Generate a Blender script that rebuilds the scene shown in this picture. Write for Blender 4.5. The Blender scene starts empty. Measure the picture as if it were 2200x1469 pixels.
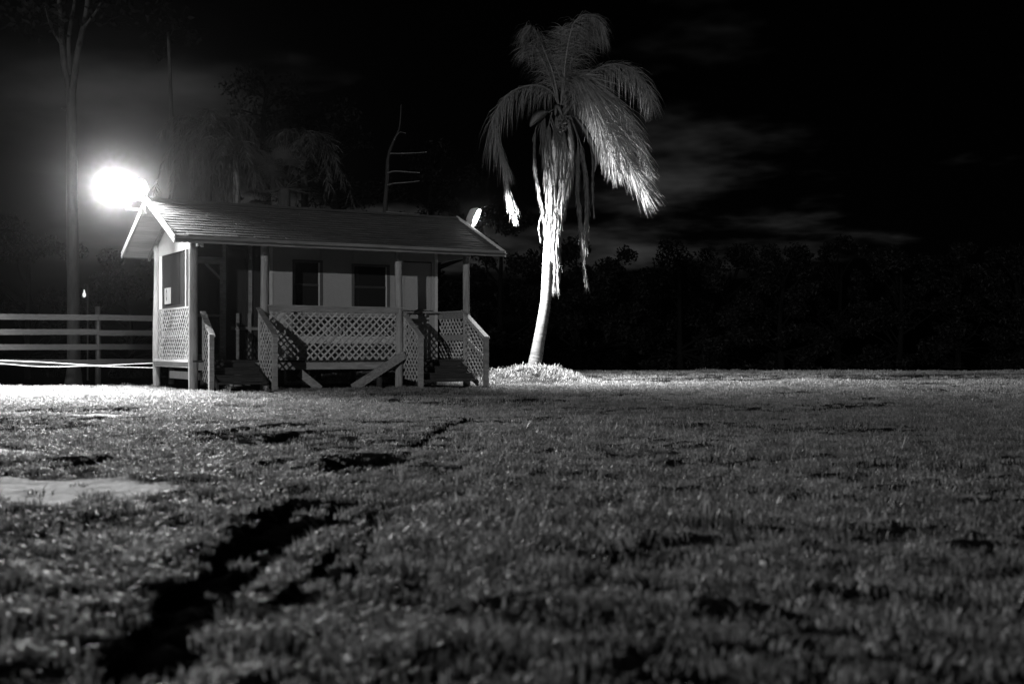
import bpy, math, random
import numpy as np
from mathutils import Vector, Matrix, Euler

# ------------------------------------------------------------------ camera, world, sun, exposure
sc = bpy.context.scene
R = math.radians
F, CX, YV, CAMH = 2607.0, 1100.0, 754.0, 0.73      # focal length and horizon of the 2200 px photograph
cam_d = bpy.data.cameras.new('camera'); cam = bpy.data.objects.new('camera', cam_d)
sc.collection.objects.link(cam); sc.camera = cam
cam.location = (0, 0, CAMH); cam.rotation_euler = (R(90), 0, 0)
cam_d.sensor_width = 36.0; cam_d.lens = 36.0*F/2200.0; cam_d.shift_y = (YV-734.5)/2200.0
cam_d.clip_start = 0.05; cam_d.clip_end = 2000
cam_d.dof.use_dof = True; cam_d.dof.focus_distance = 24.5; cam_d.dof.aperture_fstop = 2.5

SUN_EL = 7.3                       # the low distant lamp behind the photographer's left shoulder
LDIR = Vector((0.326, 1.340, -0.177)).normalized()     # the way its light travels
SUN_E = 1.15
sd = bpy.data.lights.new('sun', 'SUN'); sun = bpy.data.objects.new('sun', sd); sc.collection.objects.link(sun)
sd.energy = SUN_E; sd.angle = R(0.5); sd.color = (1, 1, 1)
sun.rotation_euler = LDIR.to_track_quat('-Z', 'Y').to_euler(); sun.location = (-8, -30, 8)

sc.view_settings.view_transform = 'Standard'; sc.view_settings.look = 'None'
sc.view_settings.exposure = 0.0; sc.view_settings.gamma = 1.0; sc.view_settings.use_curve_mapping = False
cy = sc.cycles
cy.use_denoising = True; cy.denoiser = 'OPENIMAGEDENOISE'
cy.max_bounces = 4; cy.diffuse_bounces = 2; cy.glossy_bounces = 2; cy.transmission_bounces = 4
cy.transparent_max_bounces = 8; cy.volume_bounces = 0; cy.caustics_reflective = False; cy.caustics_refractive = False
cy.sample_clamp_indirect = 3.0
sc.render.film_transparent = False

w = bpy.data.worlds.new('World'); sc.world = w; w.use_nodes = True
nt = w.node_tree; nt.nodes.clear(); N = nt.nodes.new; K = nt.links.new
out = N('ShaderNodeOutputWorld'); bg = N('ShaderNodeBackground'); K(bg.outputs[0], out.inputs[0])
sky = N('ShaderNodeTexSky'); sky.sky_type = 'NISHITA'; sky.sun_disc = False
sky.sun_elevation = R(SUN_EL); sky.sun_rotation = math.atan2(-LDIR.x, -LDIR.y)
bw = N('ShaderNodeRGBToBW'); K(sky.outputs[0], bw.inputs[0])
tc = N('ShaderNodeTexCoord'); sp = N('ShaderNodeSeparateXYZ'); K(tc.outputs['Generated'], sp.inputs[0])
dz = N('ShaderNodeMath'); dz.operation = 'ADD'; dz.inputs[1].default_value = 0.16; K(sp.outputs[2], dz.inputs[0])
dm = N('ShaderNodeMath'); dm.operation = 'MAXIMUM'; dm.inputs[1].default_value = 0.05; K(dz.outputs[0], dm.inputs[0])
dx = N('ShaderNodeMath'); dx.operation = 'DIVIDE'; K(sp.outputs[0], dx.inputs[0]); K(dm.outputs[0], dx.inputs[1])
dy = N('ShaderNodeMath'); dy.operation = 'DIVIDE'; K(sp.outputs[1], dy.inputs[0]); K(dm.outputs[0], dy.inputs[1])
cb = N('ShaderNodeCombineXYZ'); K(dx.outputs[0], cb.inputs[0]); K(dy.outputs[0], cb.inputs[1])
cb.inputs[2].default_value = 37.7
n1 = N('ShaderNodeTexNoise'); n1.inputs['Scale'].default_value = 0.9; n1.inputs['Detail'].default_value = 5.0
n1.inputs['Roughness'].default_value = 0.58; cm = N('ShaderNodeMapping'); cm.inputs['Rotation'].default_value = (0, 0, R(12)); K(cb.outputs[0], cm.inputs['Vector']); K(cm.outputs[0], n1.inputs['Vector'])
mr = N('ShaderNodeMapRange'); mr.interpolation_type = 'SMOOTHSTEP'
mr.inputs['From Min'].default_value = 0.50; mr.inputs['From Max'].default_value = 0.78
mr.inputs['To Min'].default_value = 0.008; mr.inputs['To Max'].default_value = 1.0
K(n1.outputs[0], mr.inputs['Value'])
hzn = N('ShaderNodeMapRange'); hzn.interpolation_type = 'SMOOTHSTEP'; hzn.inputs['From Min'].default_value = .015; hzn.inputs['From Max'].default_value = .09
K(sp.outputs[2], hzn.inputs['Value'])
mh = N('ShaderNodeMath'); mh.operation = 'MULTIPLY'; K(mr.outputs[0], mh.inputs[0]); K(hzn.outputs[0], mh.inputs[1])
ml = N('ShaderNodeMath'); ml.operation = 'MULTIPLY'; K(bw.outputs[0], ml.inputs[0]); K(mh.outputs[0], ml.inputs[1])
K(ml.outputs[0], bg.inputs['Color']); bg.inputs['Strength'].default_value = 0.0105

# ------------------------------------------------------------------ helpers
rng = np.random.default_rng(7); random.seed(7)
COL = sc.collection

def at(x, y, D):
    """a point D metres in front of the camera, seen at pixel (x, y) of the photograph"""
    return Vector(((x-CX)/F*D, D, CAMH+(YV-y)/F*D))

def tag(o, label=None, cat=None, group=None, kind=None):
    if label: o['label'] = label
    if cat: o['category'] = cat
    if group: o['group'] = group
    if kind: o['kind'] = kind
    return o

def empty(name, loc=(0, 0, 0), rz=0.0):
    o = bpy.data.objects.new(name, None); COL.objects.link(o)
    o.location = loc; o.rotation_euler = (0, 0, rz); o.empty_display_size = 0.1
    return o

def link(name, me, m=None, parent=None, smooth=False):
    if m is not None and len(me.materials) == 0: me.materials.append(m)
    if smooth: me.polygons.foreach_set('use_smooth', [True]*len(me.polygons))
    o = bpy.data.objects.new(name, me); COL.objects.link(o)
    if parent is not None: o.parent = parent
    return o

class MB:
    def __init__(s): s.v = []; s.f = []
    def add(s, vs, fs):
        k = len(s.v); s.v += [tuple(p) for p in vs]; s.f += [tuple(k+i for i in f) for f in fs]; return s
    def box(s, x0, x1, y0, y1, z0, z1):
        return s.add([(x0,y0,z0),(x1,y0,z0),(x1,y1,z0),(x0,y1,z0),(x0,y0,z1),(x1,y0,z1),(x1,y1,z1),(x0,y1,z1)],
                     [(0,3,2,1),(4,5,6,7),(0,1,5,4),(1,2,6,5),(2,3,7,6),(3,0,4,7)])
    def prism(s, poly, vec):
        """polygon (3D points) swept along vec"""
        n = len(poly); v = Vector(vec); a = [Vector(p) for p in poly]; b = [p+v for p in a]
        return s.add(a+b, [tuple(range(n))[::-1], tuple(range(n, 2*n))]+[(i, (i+1) % n, n+(i+1) % n, n+i) for i in range(n)])
    def tube(s, pts, rad, seg=10, cap=True, jit=0.0):
        pts = [Vector(p) for p in pts]; n = len(pts); k = len(s.v)
        if not hasattr(rad, '__len__'): rad = [rad]*n
        t0 = (pts[1]-pts[0]).normalized(); ref = Vector((0, 1, 0)) if abs(t0.z) > .8 else Vector((0, 0, 1))
        for i, p in enumerate(pts):
            t = (pts[min(i+1, n-1)]-pts[max(i-1, 0)]).normalized()
            a = t.cross(ref).normalized(); b = t.cross(a).normalized()
            for j in range(seg):
                th = 2*math.pi*j/seg; r = rad[i]*(1+(random.uniform(-jit, jit) if jit else 0))
                s.v.append(tuple(p+a*(r*math.cos(th))+b*(r*math.sin(th))))
        for i in range(n-1):
            for j in range(seg):
                s.f.append((k+i*seg+j, k+i*seg+(j+1) % seg, k+(i+1)*seg+(j+1) % seg, k+(i+1)*seg+j))
        if cap:
            s.f.append(tuple(k+j for j in range(seg))[::-1]); s.f.append(tuple(k+(n-1)*seg+j for j in range(seg)))
        return s
    def beam(s, p0, p1, wd, ht, up=(0, 0, 1)):
        """rectangular bar between two points, wd across, ht along up"""
        p0, p1 = Vector(p0), Vector(p1); t = (p1-p0).normalized(); a = t.cross(Vector(up)).normalized(); b = a.cross(t).normalized()
        q = [a*(x*wd/2)+b*(y*ht/2) for x, y in ((-1,-1),(1,-1),(1,1),(-1,1))]
        return s.prism([p0+x for x in q], p1-p0)
    def mesh(s, name='mesh'):
        me = bpy.data.meshes.new(name); me.from_pydata(s.v, [], s.f); me.update(); return me
    def build(s, name, m, parent=None, smooth=False): return link(name, s.mesh(name), m, parent, smooth)

def fast_mesh(name, verts, faces_flat, per):
    verts = np.asarray(verts, np.float32); ff = np.asarray(faces_flat, np.int32)
    me = bpy.data.meshes.new(name); me.vertices.add(len(verts)); me.vertices.foreach_set('co', verts.ravel())
    nf = len(ff)//per; me.loops.add(len(ff)); me.loops.foreach_set('vertex_index', ff)
    me.polygons.add(nf); me.polygons.foreach_set('loop_start', np.arange(nf, dtype=np.int32)*per)
    me.polygons.foreach_set('loop_total', np.full(nf, per, np.int32)); me.update(calc_edges=True); return me

def mat(name, v, var=0.25, scale=8.0, stretch=(1, 1, 1), rough=0.8, bump=0.2, spec=0.3, detail=5.0, rnd=0.0, translucent=0.0, speck=0.0):
    """grey procedural material: base value v, noise variation var (fraction), grain by stretch"""
    m = bpy.data.materials.new(name); m.use_nodes = True; t = m.node_tree; b = t.nodes['Principled BSDF']
    n = t.nodes.new; l = t.links.new
    c = n('ShaderNodeTexCoord'); mp = n('ShaderNodeMapping'); mp.inputs['Scale'].default_value = stretch
    oi = n('ShaderNodeObjectInfo')
    ad = n('ShaderNodeVectorMath'); ad.operation = 'ADD'; l(c.outputs['Object'], ad.inputs[0])
    ms = n('ShaderNodeMath'); ms.operation = 'MULTIPLY'; ms.inputs[1].default_value = 37.0; l(oi.outputs['Random'], ms.inputs[0])
    l(ms.outputs[0], ad.inputs[1]); l(ad.outputs[0], mp.inputs['Vector'])
    nz = n('ShaderNodeTexNoise'); nz.inputs['Scale'].default_value = scale; nz.inputs['Detail'].default_value = detail
    nz.inputs['Roughness'].default_value = 0.62; l(mp.outputs[0], nz.inputs['Vector'])
    r = n('ShaderNodeMapRange'); r.inputs['From Min'].default_value = 0.3; r.inputs['From Max'].default_value = 0.7
    r.inputs['To Min'].default_value = v*(1-var); r.inputs['To Max'].default_value = v*(1+var); l(nz.outputs[0], r.inputs['Value'])
    val = r.outputs[0]
    if speck:
        n2 = n('ShaderNodeTexNoise'); n2.inputs['Scale'].default_value = scale*0.35; n2.inputs['Detail'].default_value = 3.0; l(mp.outputs[0], n2.inputs['Vector'])
        r2 = n('ShaderNodeMapRange'); r2.inputs['From Min'].default_value = 0.30; r2.inputs['From Max'].default_value = 0.42
        r2.inputs['To Min'].default_value = 1-speck; r2.inputs['To Max'].default_value = 1.0; l(n2.outputs[0], r2.inputs['Value'])
        mm = n('ShaderNodeMath'); mm.operation = 'MULTIPLY'; l(val, mm.inputs[0]); l(r2.outputs[0], mm.inputs[1]); val = mm.outputs[0]
    if rnd:
        r3 = n('ShaderNodeMapRange'); r3.inputs['To Min'].default_value = 1-rnd; r3.inputs['To Max'].default_value = 1+rnd
        l(oi.outputs['Random'], r3.inputs['Value'])
        m3 = n('ShaderNodeMath'); m3.operation = 'MULTIPLY'; l(val, m3.inputs[0]); l(r3.outputs[0], m3.inputs[1]); val = m3.outputs[0]
    l(val, b.inputs['Base Color']); b.inputs['Roughness'].default_value = rough
    b.inputs['Specular IOR Level'].default_value = spec
    if bump:
        bp = n('ShaderNodeBump'); bp.inputs['Strength'].default_value = bump; bp.inputs['Distance'].default_value = 0.01
        l(nz.outputs[0], bp.inputs['Height']); l(bp.outputs[0], b.inputs['Normal'])
    if translucent:
        tr = n('ShaderNodeBsdfTranslucent'); l(val, tr.inputs['Color']); mx = n('ShaderNodeMixShader'); mx.inputs[0].default_value = translucent
        l(b.outputs[0], mx.inputs[1]); l(tr.outputs[0], mx.inputs[2]); l(mx.outputs[0], t.nodes['Material Output'].inputs['Surface'])
    return m

def vnoise(x, y, seed=0):
    """smooth value noise in -1..1"""
    xi = np.floor(x).astype(np.int64); yi = np.floor(y).astype(np.int64); fx = x-xi; fy = y-yi
    def h(a, b):
        k = (a*374761393+b*668265263+seed*974634541) & 0x7fffffff
        k = ((k ^ (k >> 13))*1274126177) & 0x7fffffff
        return ((k ^ (k >> 16)) & 0xffff)/32767.5-1.0
    fx = fx*fx*(3-2*fx); fy = fy*fy*(3-2*fy)
    return (h(xi, yi)*(1-fx)+h(xi+1, yi)*fx)*(1-fy)+(h(xi, yi+1)*(1-fx)+h(xi+1, yi+1)*fx)*fy
def sstep(a, b, x):
    t = np.clip((x-a)/(b-a), 0, 1); return t*t*(3-2*t)

M = {}
M['post'] = mat('log_post_wood', .19, .3, 9, (3, 3, .35), .8, .35, speck=.45)
M['trim'] = mat('painted_trim', .34, .12, 10, (1, 1, 1), .6, .1, rnd=.06)
M['fascia'] = mat('weathered_fascia', .14, .3, 7, (.35, 2, 3), .75, .2, speck=.3)
M['rake'] = mat('white_rake_paint', .5, .08, 10, rough=.55, bump=.08)
M['board'] = mat('weathered_board', .17, .35, 9, (.35, 3, 3), .8, .3, rnd=.2, speck=.3)
M['soffit'] = mat('soffit_board', .45, .2, 10, (.3, 3, 3), .75, .25, rnd=.12)
M['lattice'] = mat('lattice_wood', .30, .25, 14, rough=.75, bump=.15, rnd=.22)
M['wallp'] = mat('painted_wall_panel', .21, .06, 22, rough=.7, bump=.12)
M['gable'] = mat('gable_panel_paint', .35, .06, 14, rough=.6, bump=.06)
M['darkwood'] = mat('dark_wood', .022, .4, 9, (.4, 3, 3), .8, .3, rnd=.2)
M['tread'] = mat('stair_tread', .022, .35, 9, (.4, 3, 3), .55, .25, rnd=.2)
M['shingle'] = mat('asphalt_shingle', .055, .45, 5, (.6, 3, 3), .85, .5, detail=8, speck=.3)
M['frame'] = mat('window_frame', .06, .2, 12, rough=.5, bump=.05)
M['dark'] = mat('dark_interior', .02, .3, 5)
M['fence'] = mat('fence_board', .007, .6, 7, (.3, 3, 3), .6, .5, rnd=.2, speck=.4)
M['rope'] = mat('white_rope', .5, .08, 40, rough=.6)
M['metal'] = mat('lamp_housing', .30, .1, 20, rough=.4, bump=.0, spec=.5)
M['trunk'] = mat('palm_trunk', .062, .5, 4, (.8, .8, 6.0), .85, .8, speck=.5, detail=8)
M['frond'] = mat('palm_frond', .16, .7, 45, rough=.5, bump=0, translucent=.15)
M['deadfrond'] = mat('dry_frond', .085, .8, 55, rough=.65, bump=0, translucent=.1)
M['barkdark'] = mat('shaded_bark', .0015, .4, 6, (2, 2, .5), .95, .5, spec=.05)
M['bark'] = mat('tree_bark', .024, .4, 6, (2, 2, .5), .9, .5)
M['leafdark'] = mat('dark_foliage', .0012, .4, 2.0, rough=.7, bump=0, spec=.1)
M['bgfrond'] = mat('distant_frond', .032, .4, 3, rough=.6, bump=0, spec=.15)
M['grass'] = mat('grass_blade', .165, .9, 55, rough=.55, bump=0, translucent=.25, rnd=.6)
M['weed'] = mat('weed_leaf', .32, .25, 5, rough=.6, bump=0, translucent=.2)
M['stone'] = mat('pale_stone', .75, .1, 20, rough=.5)

def glass(name, v, rough, alpha):
    m = bpy.data.materials.new(name); m.use_nodes = True; t = m.node_tree; b = t.nodes['Principled BSDF']
    b.inputs['Base Color'].default_value = (v, v, v, 1); b.inputs['Roughness'].default_value = rough
    nz = t.nodes.new('ShaderNodeTexNoise'); nz.inputs['Scale'].default_value = 3.0
    bp = t.nodes.new('ShaderNodeBump'); bp.inputs['Strength'].default_value = .03; t.links.new(nz.outputs[0], bp.inputs['Height']); t.links.new(bp.outputs[0], b.inputs['Normal'])
    b.inputs['Alpha'].default_value = alpha; return m
M['glass'] = glass('window_glass', .012, .06, 1.0)
M['screen'] = glass('insect_screen', .012, .7, .72)

def emis(name, e, sample='NONE'):
    m = bpy.data.materials.new(name); m.use_nodes = True; t = m.node_tree; t.nodes.clear()
    o = t.nodes.new('ShaderNodeOutputMaterial'); s = t.nodes.new('ShaderNodeEmission'); s.inputs['Strength'].default_value = e
    lw = t.nodes.new('ShaderNodeTexNoise'); lw.inputs['Scale'].default_value = 6
    mr_ = t.nodes.new('ShaderNodeMapRange'); mr_.inputs['To Min'].default_value = .92; mr_.inputs['To Max'].default_value = 1
    t.links.new(lw.outputs[0], mr_.inputs['Value']); t.links.new(mr_.outputs[0], s.inputs['Color'])
    t.links.new(s.outputs[0], o.inputs[0]); m.cycles.emission_sampling = sample; return m

# ------------------------------------------------------------------ cabin frame of reference (s along front, t to the back)
PSI = R(29.853)
EX, EY = -6.184, 22.284
U = Vector((math.cos(PSI), math.sin(PSI), 0)); NV = Vector((-math.sin(PSI), math.cos(PSI), 0))
def cab(s, t, z): return Vector((EX, EY, 0))+U*s+NV*t+Vector((0, 0, z))
W, L, HE, HR, A, B = 4.411, 6.944, 2.75, 3.701, .541, .783
TW = B+1.15                        # front wall plane
FL = .55                           # deck height

# ------------------------------------------------------------------ ground
PALM = at(1152, 795, 28.8); PALM.z = 0
def seg_dist(x, y, pts):
    d = np.full(x.shape, 1e9)
    for (x0, y0), (x1, y1) in zip(pts[:-1], pts[1:]):
        ax, ay = x1-x0, y1-y0; q = np.clip(((x-x0)*ax+(y-y0)*ay)/(ax*ax+ay*ay), 0, 1)
        d = np.minimum(d, np.hypot(x-(x0+q*ax), y-(y0+q*ay)))
    return d
def gp(x, y):
    D = CAMH*F/(y-YV); return ((x-CX)/F*D, D)
RUTS = [  # polyline in photo pixels lying on the ground, half width, depth, bareness
    ([(230,1469),(300,1385),(375,1300)], .045, .025, .9),
    ([(375,1300),(431,1259),(477,1218),(534,1169),(573,1125),(612,1098),(650,1075)], .070, .045, 1.0),
    ([(445,1245),(477,1218),(520,1180)], .075, .015, 1.0),
    ([(340,1469),(415,1368),(495,1278)], .030, .025, .85),
    ([(495,1278),(542,1245),(583,1202),(624,1164),(673,1131),(712,1101),(740,1075)], .052, .045, 1.0),
    ([(606,1182),(650,1150)], .055, .015, 1.0),
    ([(615,1300),(656,1254),(692,1218),(719,1188)], .042, .04, 1.0),
    ([(725,1275),(745,1245),(780,1207),(800,1153),(800,1115)], .036, .03, .95),
    ([(405,1372),(422,1358)], .05, .03, .9),
    ([(735,1010),(770,998),(800,990)], .13, .05, 1.0), ([(820,1005),(855,982)], .09, .06, 1.0),
    ([(880,968),(960,918),(1010,895)], .06, .04, .8),
    ([(170,1010),(215,995),(250,985)], .09, .05, .9), ([(480,965),(560,950),(640,935)], .09, .04, .7),
    ([(560,1000),(680,985)], .08, .04, .6), ([(70,884),(160,886),(240,882)], .20, .05, .9),
    ([(190,905),(250,902),(430,893)], .13, .04, .8), ([(430,940),(620,918)], .10, .03, .5),
    ([(0,1105),(140,1100)], .08, .04, .7), ([(150,1135),(330,1120)], .07, .04, .5), ([(0,1205),(160,1195)], .06, .04, .5),
    ([(1380,1190),(1600,1165)], .06, .03, .35), ([(1250,1225),(1400,1195)], .05, .03, .3),
]
RUTS = [([gp(*p) for p in a], b, c, d) for a, b, c, d in RUTS]
SAND = [([gp(-160,1052),gp(60,1050),gp(150,1055)], .54), ([gp(-80,968),gp(10,972)], .30), ([gp(190,893),gp(235,896)], .25)]
def fields(x, y, full=False):
    """height, bare soil, sand at ground points"""
    wob = .35*vnoise(x*3.1, y*3.1, 5)+.35*vnoise(x*9, y*9, 6)+.2*vnoise(x*21, y*21, 8)
    dist = np.hypot(x, y)
    near_cabin = sstep(9.0, 5.0, np.hypot(x+3.0, (y-25.5)))
    amp = .045*(1-.75*near_cabin)*(1-.8*np.exp(-((x+.9)/.75)**2)*sstep(13, 9, y))
    z = amp*(.9*vnoise(x*.55, y*.55, 1)+.30*vnoise(x*1.5, y*1.5, 2)+.25*vnoise(x*3.7, y*3.7, 3)+.2*vnoise(x*8, y*8, 4))
    z += (.014*vnoise(x*15, y*15, 9)+.024*vnoise(x*5.3, y*5.3, 10))*sstep(18, 6, dist)
    z -= .03*sstep(0, 1, near_cabin)
    soil = np.zeros_like(x); cut = np.zeros_like(x); kk = np.zeros_like(x); rim = np.zeros_like(x); near = np.zeros_like(x)
    for pts, hw, dep, bare in RUTS:
        d = seg_dist(x, y, pts)/hw+wob*.9
        k = sstep(1.45, .85, d); cut = np.maximum(cut, dep*k); kk = np.maximum(kk, k); rim = np.maximum(rim, np.exp(-((d-1.8)/.45)**2))
        soil = np.maximum(soil, bare*k); near = np.maximum(near, bare*sstep(3.0, 1.3, d))
    z = z-cut+.008*rim*(1-kk)
    sand = np.zeros_like(x)
    for pts, hw in SAND:
        d = seg_dist(x, y, pts)/hw+wob*.8; sand = np.maximum(sand, sstep(1.15, .9, d))
    z = z*(1-.55*sand)+.010*sand
    r = np.hypot((x-PALM.x)/1.12, y-PALM.y)                                   # mound round the palm
    z += .36*sstep(1.45, .1, r+.12*vnoise(x*3, y*3, 12))
    edge = sstep(26.0, 26.35, y+.12*vnoise(x*1.7, y*0, 13))*sstep(-5.2, -6.4, x)   # the bank falls away below the fence
    z -= .30*edge; soil = np.maximum(soil, edge)
    soil = np.maximum(soil, sstep(43.5, 45.5, y+.8*vnoise(x*.3, y*.3, 14)))        # litter under the far trees
    return (z, soil, sand, near) if full else (z, soil, sand)

def graded(c0, c1, step, lim0, lim1, g=1.07):
    a = list(np.arange(c0, c1, step)); st = step; p = a[-1]
    while p < lim1: st *= g; p += st; a.append(p)
    st = step; p = a[0]; lo = []
    while p > lim0: st *= g; p -= st; lo.append(p)
    return np.array(lo[::-1]+a)
gx = graded(-4.5, 4.5, .045, -260, 260); gy = graded(2.0, 10.5, .04, -60, 320, 1.045)
XX, YY = np.meshgrid(gx, gy); zz, so, sa = fields(XX, YY)
nx, ny = len(gx), len(gy); V = np.stack([XX.ravel(), YY.ravel(), zz.ravel()], 1)
ii = (np.arange(ny-1)[:, None]*nx+np.arange(nx-1)[None, :]).ravel()
me = fast_mesh('ground', V, np.stack([ii, ii+1, ii+1+nx, ii+nx], 1).ravel(), 4)
for nm, arr in (('soil', np.clip(so*1.8, 0, 1)), ('sand', sa)):
    at_ = me.attributes.new(nm, 'FLOAT', 'POINT'); at_.data.foreach_set('value', arr.ravel().astype(np.float32))
gm = bpy.data.materials.new('lawn_soil'); gm.use_nodes = True; t = gm.node_tree; b_ = t.nodes['Principled BSDF']; n = t.nodes.new; l = t.links.new
c = n('ShaderNodeTexCoord'); nz = n('ShaderNodeTexNoise'); nz.inputs['Scale'].default_value = 14; nz.inputs['Detail'].default_value = 9; nz.inputs['Roughness'].default_value = .7
l(c.outputs['Object'], nz.inputs['Vector'])
def rampv(lo, hi):
    q = n('ShaderNodeMapRange'); q.inputs['From Min'].default_value = .3; q.inputs['From Max'].default_value = .7
    q.inputs['To Min'].default_value = lo; q.inputs['To Max'].default_value = hi; l(nz.outputs[0], q.inputs['Value']); return q.outputs[0]
def mixv(a, b, f):
    q = n('ShaderNodeMix'); q.data_type = 'FLOAT'; l(f, q.inputs[0]); l(a, q.inputs[2]); l(b, q.inputs[3]); return q.outputs[0]
s1 = n('ShaderNodeAttribute'); s1.attribute_name = 'soil'; s2 = n('ShaderNodeAttribute'); s2.attribute_name = 'sand'
v_ = mixv(rampv(.006, .022), rampv(.0008, .003), s1.outputs['Fac']); v_ = mixv(v_, rampv(.6, 1.0), s2.outputs['Fac'])
l(v_, b_.inputs['Base Color']); b_.inputs['Roughness'].default_value = 1.0; b_.inputs['Specular IOR Level'].default_value = 0.0
bp = n('ShaderNodeBump'); bp.inputs['Strength'].default_value = .8; bp.inputs['Distance'].default_value = .03; l(nz.outputs[0], bp.inputs['Height']); l(bp.outputs[0], b_.inputs['Normal'])
me.materials.append(gm)
ground = link('ground', me, None, None, True); tag(ground, kind='structure')
def gz(x, y): return float(fields(np.array([float(x)]), np.array([float(y)]))[0][0])

# ------------------------------------------------------------------ grass: tufts scattered over the lawn
def tuft_mesh(k, nb, rad, hmin, hmax, wd, lean):
    rg = np.random.default_rng(100+k); vs = []; fs = []
    for i in range(nb):
        r = rad*math.sqrt(rg.random()); th = rg.random()*6.283; x, y = r*math.cos(th), r*math.sin(th)
        h = rg.uniform(hmin, hmax); a = rg.random()*6.283; ln = h*rg.uniform(.15, lean); ww = wd*rg.uniform(.6, 1.3)
        dx_, dy_ = math.cos(a), math.sin(a); px, py = -dy_*ww, dx_*ww; q = len(vs)
        zb = -.015
        vs += [(x-px, y-py, zb), (x+px, y+py, zb), (x+dx_*ln*.35-px*.8, y+dy_*ln*.35-py*.8, h*.6), (x+dx_*ln*.35+px*.8, y+dy_*ln*.35+py*.8, h*.6),
               (x+dx_*ln, y+dy_*ln, h*rg.uniform(.75, 1.0))]
        fs += [(q, q+1, q+3, q+2), (q+2, q+3, q+4)]
    me = bpy.data.meshes.new('tuft'); me.from_pydata(vs, [], fs); me.materials.append(M['grass']); return me
tcol = bpy.data.collections.new('tuft_sources')          # not linked to the scene
for k in range(6): tcol.objects.link(bpy.data.objects.new(f'a_tuft{k}', tuft_mesh(k, 30, .055, .010, .036, .0022, 1.9)))
for k in range(10, 14): tcol.objects.link(bpy.data.objects.new(f'c_tuft{k}', tuft_mesh(k, 34, .09, .012, .038, .0024, 1.6)))
for k in range(14, 17): tcol.objects.link(bpy.data.objects.new(f'd_tuft{k}', tuft_mesh(k, 5, .05, .06, .13, .0022, .9)))
for k in range(6, 10): tcol.objects.link(bpy.data.objects.new(f'b_tuft{k}', tuft_mesh(k, 40, .14, .015, .042, .0036, 1.4)))
def scatter(y0, y1, dens, x_half, first, count, smin, smax):
    area = sum((2*(x_half(y)))*.5 for y in np.arange(y0, y1, .5)); m_ = int(area*dens)
    yy = rng.uniform(y0, y1, m_*3); xh = np.array([x_half(q) for q in yy]); keep = rng.random(len(yy)) < xh/xh.max(); yy = yy[keep][:m_]; xh = xh[keep][:m_]
    xx = rng.uniform(-1, 1, len(yy))*xh
    z, so_, sa_, nr_ = fields(xx, yy, True)
    s_ = (xx-EX)*U.x+(yy-EY)*U.y; t_ = (xx-EX)*NV.x+(yy-EY)*NV.y
    ok = (so_ < rng.uniform(.08, .45, len(xx))) & (sa_ < rng.uniform(.05, 1.03, len(xx)))
    ok &= ~((s_ > .45) & (s_ < 6.6) & (t_ > .66) & (t_ < 3.9)) & ~((s_ > .62) & (s_ < 1.9) & (t_ > -.25) & (t_ < 1)) & ~((s_ > 4.9) & (s_ < 6.4) & (t_ > -.3) & (t_ < 1))
    patch = .50+.45*vnoise(xx*.9, yy*.9, 31)+.30*vnoise(xx*2.7, yy*2.7, 32)+.22*vnoise(xx*7, yy*7, 33)
    ok &= vnoise(xx*8.3+3, yy*8.3, 34)+.6*vnoise(xx*19, yy*19, 35) > -.80
    ok &= rng.random(len(xx)) < np.clip(.35+.8*patch, .15, 1)
    idx = rng.integers(first, first+count, len(xx))
    sc_ = rng.uniform(smin, smax, len(xx))*np.clip(.75+.5*patch, .6, 1.4)
    sc_ *= 1-.45*nr_; rm = np.hypot(xx-PALM.x, yy-PALM.y); sc_ *= 1+.9*sstep(1.5, .6, rm)
    sel = ok
    return np.stack([xx, yy, z], 1)[sel], idx[sel], sc_[sel]
parts = [scatter(1.0, 4.5, 560, lambda y: .5*y+1.5, 0, 6, .55, 1.6), scatter(4.5, 9, 380, lambda y: .48*y+1.4, 0, 6, .55, 1.6),
         scatter(9, 17, 200, lambda y: .48*y+2, 10, 4, .6, 1.3), scatter(1.8, 14, 5.0, lambda y: .48*y+.6, 14, 3, .7, 1.2), scatter(17, 31, 60, lambda y: .47*y+3, 6, 4, .8, 1.2),
         scatter(31, 46, 20, lambda y: .47*y+2, 6, 4, 1.0, 1.5),
         scatter(PALM.y-1.5, PALM.y+1.5, 120, lambda y: 2.4, 6, 4, .9, 1.4)]
P = np.concatenate([p[0] for p in parts]); I = np.concatenate([p[1] for p in parts]); S = np.concatenate([p[2] for p in parts])
gme = bpy.data.meshes.new('grass'); gme.vertices.add(len(P)); gme.vertices.foreach_set('co', P.astype(np.float32).ravel())
a_ = gme.attributes.new('pick', 'INT', 'POINT'); a_.data.foreach_set('value', I.astype(np.int32))
a_ = gme.attributes.new('size', 'FLOAT', 'POINT'); a_.data.foreach_set('value', S.astype(np.float32))
a_ = gme.attributes.new('turn', 'FLOAT_VECTOR', 'POINT')
rot = np.stack([rng.normal(0, .12, len(P)), rng.normal(0, .12, len(P)), rng.uniform(0, 6.283, len(P))], 1); a_.data.foreach_set('vector', rot.astype(np.float32).ravel())
gme.materials.append(M['grass'])
grass = link('grass', gme); tag(grass, 'short rough grass covering the lawn in front of the cabin', 'grass', kind='stuff')
ng = bpy.data.node_groups.new('grass_scatter', 'GeometryNodeTree')
ng.interface.new_socket('Geometry', in_out='INPUT', socket_type='NodeSocketGeometry'); ng.interface.new_socket('Geometry', in_out='OUTPUT', socket_type='NodeSocketGeometry')
gi = ng.nodes.new('NodeGroupInput'); go = ng.nodes.new('NodeGroupOutput'); ip = ng.nodes.new('GeometryNodeInstanceOnPoints'); ci = ng.nodes.new('GeometryNodeCollectionInfo')
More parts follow.
